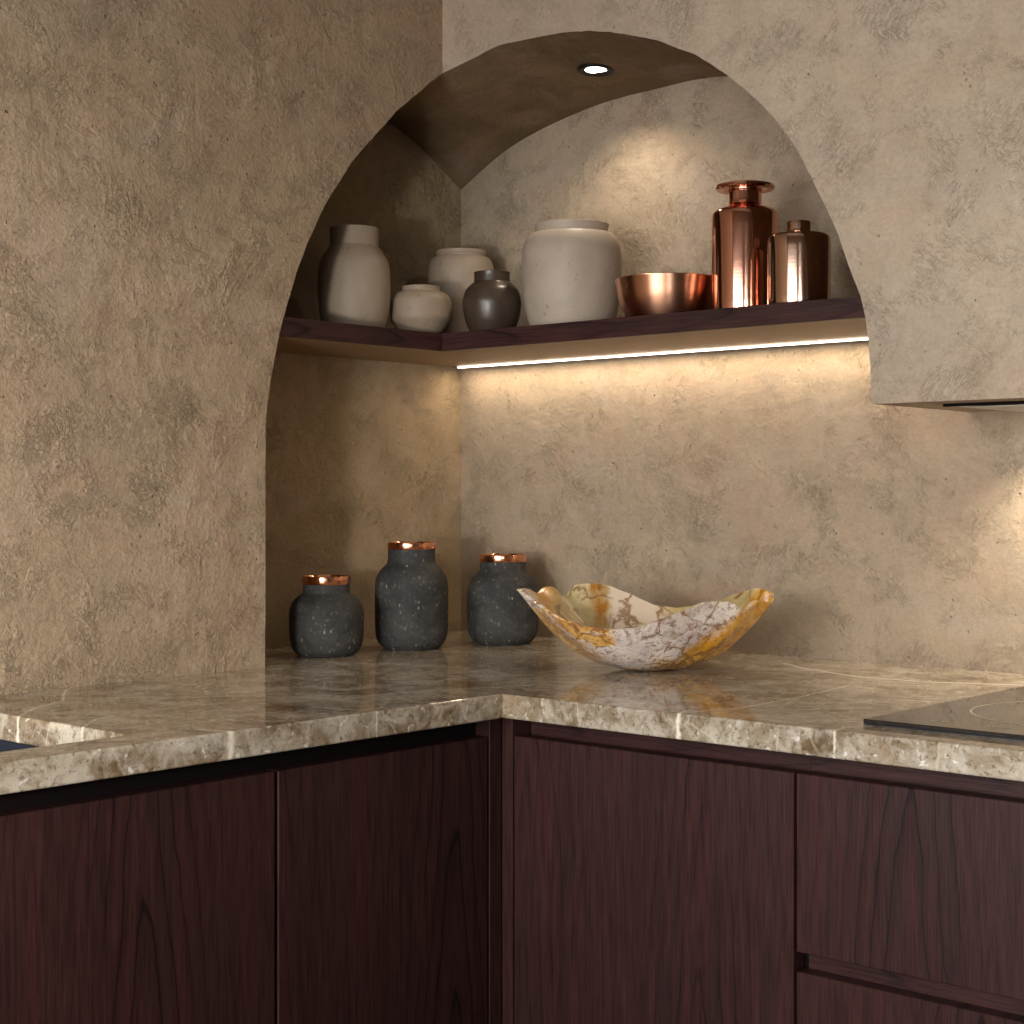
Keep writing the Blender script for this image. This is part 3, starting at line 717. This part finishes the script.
for i in range(N):
    a, b_, c, d = [Vector(rim[(i+k) % N]) for k in (-1, 0, 1, 2)]
    for k in range(6):
        t_ = k/6
        v = .5*((2*b_)+(c-a)*t_+(2*a-5*b_+4*c-d)*t_*t_+(3*b_-a-3*c+d)*t_**3)
        v.z += noise.noise(Vector((v.x*60, v.y*60, 2)))*.0016
        dense.append(v)
c0 = Vector((.01, 0, 0)); K = 26; TK = .0075
def surf(v, s, thick):
    p = c0.lerp(Vector((v.x, v.y, 0)), s)
    z = v.z*(max(0, (s-.12)/.88)**2.15)
    z = z*(1-.0)+0
    jit = noise.noise(Vector((p.x*22, p.y*22, z*22)))*.0035*min(1, s*1.5)
    r = Vector((p.x-c0.x, p.y-c0.y, 0))
    if r.length > 1e-5: p += r.normalized()*jit
    return Vector((p.x, p.y, z))
bm = bmesh.new(); outer = []; inn = []
for k in range(1, K+1):
    s_ = (k/K)**.8
    outer.append([bm.verts.new(surf(v, s_, 0)) for v in dense])
for k in range(K, 0, -1):
    s_ = (k/K)**.8
    ring_ = []
    for v in dense:
        p = surf(v, s_, 0); r = Vector((p.x-c0.x, p.y-c0.y, 0)); L = r.length
        ti = min(TK*.9, L*.5)
        sl = v.z*2.35*(s_**1.35)/max(.02, Vector((v.x-c0.x, v.y-c0.y)).length)
        nx = sl/math.sqrt(1+sl*sl); nz = 1/math.sqrt(1+sl*sl)
        q_ = p-r.normalized()*TK*nx*min(1, L/.02)
        q_.z = p.z+TK*nz*(0.12+.88*min(1, (1-s_)*14))
        ring_.append(bm.verts.new(q_))
    inn.append(ring_)
allr = outer+inn; n_ = len(dense)
for a, b_ in zip(allr, allr[1:]):
    for i in range(n_):
        j = (i+1) % n_; bm.faces.new((a[i], a[j], b_[j], b_[i]))
cb = bm.verts.new((c0.x, c0.y, 0)); ct_ = bm.verts.new((c0.x, c0.y, TK))
for i in range(n_):
    j = (i+1) % n_; bm.faces.new((cb, outer[0][j], outer[0][i])); bm.faces.new((ct_, inn[-1][i], inn[-1][j]))
o = obj('onyx_bowl', bm, M['onyx'], smooth=True)
o.data.set_sharp_from_angle(angle=.8)
o.location = (.5833, -.2747, CT+.0002); o.rotation_euler = (0, 0, TH)
tag(o, 'irregular translucent white and amber stone bowl with jagged rim on the worktop', 'bowl')

# ------------------------------------------------------------------ light
def area(name, loc, rot, sx, sy, power, col, spread=PI):
    l = bpy.data.lights.new(name, 'AREA'); l.shape = 'RECTANGLE'; l.size = sx; l.size_y = sy; l.energy = power; l.color = col; l.spread = spread
    o = bpy.data.objects.new(name, l); COL.objects.link(o); o.location = loc; o.rotation_euler = rot; return o
def spot(name, loc, rot, power, col, size, blend=.6, rad=.012):
    l = bpy.data.lights.new(name, 'SPOT'); l.energy = power; l.color = col; l.spot_size = size; l.spot_blend = blend; l.shadow_soft_size = rad
    o = bpy.data.objects.new(name, l); COL.objects.link(o); o.location = loc; o.rotation_euler = rot; return o
area('window_daylight', ((WIN[0][0]+WIN[0][1])/2, ROOMY+.03, (WZ0+WZ1)/2), (PI/2, 0, 0), WIN[0][1]-WIN[0][0], WZ1-WZ0, 40, (1.0, .98, .95))
area('window_daylight', ((WIN[1][0]+WIN[1][1])/2, ROOMY+.03, (WZ0+WZ1)/2), (PI/2, 0, 0), WIN[1][1]-WIN[1][0], WZ1-WZ0, 25, (1.0, .98, .95), math.radians(92))  # added unseen source, brightens the right part of the hood bulkhead
area('led_light', (.454, -.0285, ST-TS-.0046), (0, 0, 0), .865, .004, 1.0, (1.0, .80, .56))
spot('downlight_beam', (dp.x, dp.y, dz-.006), (math.radians(6), 0, 0), 2.9, (1.0, .84, .64), math.radians(125), .8)
spot('hood_beam', (1.031, -.060, HZ-.008), (0, 0, 0), 5.0, (1.0, .86, .66), math.radians(120), .7)
def aim(p, q): return (Vector(q)-Vector(p)).to_track_quat('-Z', 'Y').to_euler()
p = (1.25, -2.35, 1.05)
spot('room_spotlight', p, aim(p, (.2, -1.35, .98)), 95, (1.0, .95, .87), math.radians(66), 1.0, .06)  # added unseen spot that brightens the lower left wall
p = (.95, -2.6, 1.25)
spot('room_spotlight', p, aim(p, (.85, 0, 1.00)), 30, (1.0, .96, .90), math.radians(46), 1.0, .15)  # unseen fill put in to lift the lower back wall

w = bpy.data.worlds.new('World'); S.world = w; w.use_nodes = True
w.node_tree.nodes['Background'].inputs[0].default_value = (.9, .95, 1, 1); w.node_tree.nodes['Background'].inputs[1].default_value = .3

# ------------------------------------------------------------------ camera
cam = bpy.data.cameras.new('Camera'); co = bpy.data.objects.new('Camera', cam); COL.objects.link(co)
co.location = (1.85299, -1.95715, E0); co.rotation_euler = (PI/2, 0, TH)
cam.sensor_width = 36; cam.lens = 1638.27/1024*36; cam.shift_y = -(512-493.28)/1024; cam.clip_start = .05
S.camera = co
S.view_settings.view_transform = 'Standard'; S.view_settings.look = 'None'; S.view_settings.gamma = 1; S.view_settings.exposure = 0.0
S.view_settings.use_curve_mapping = False
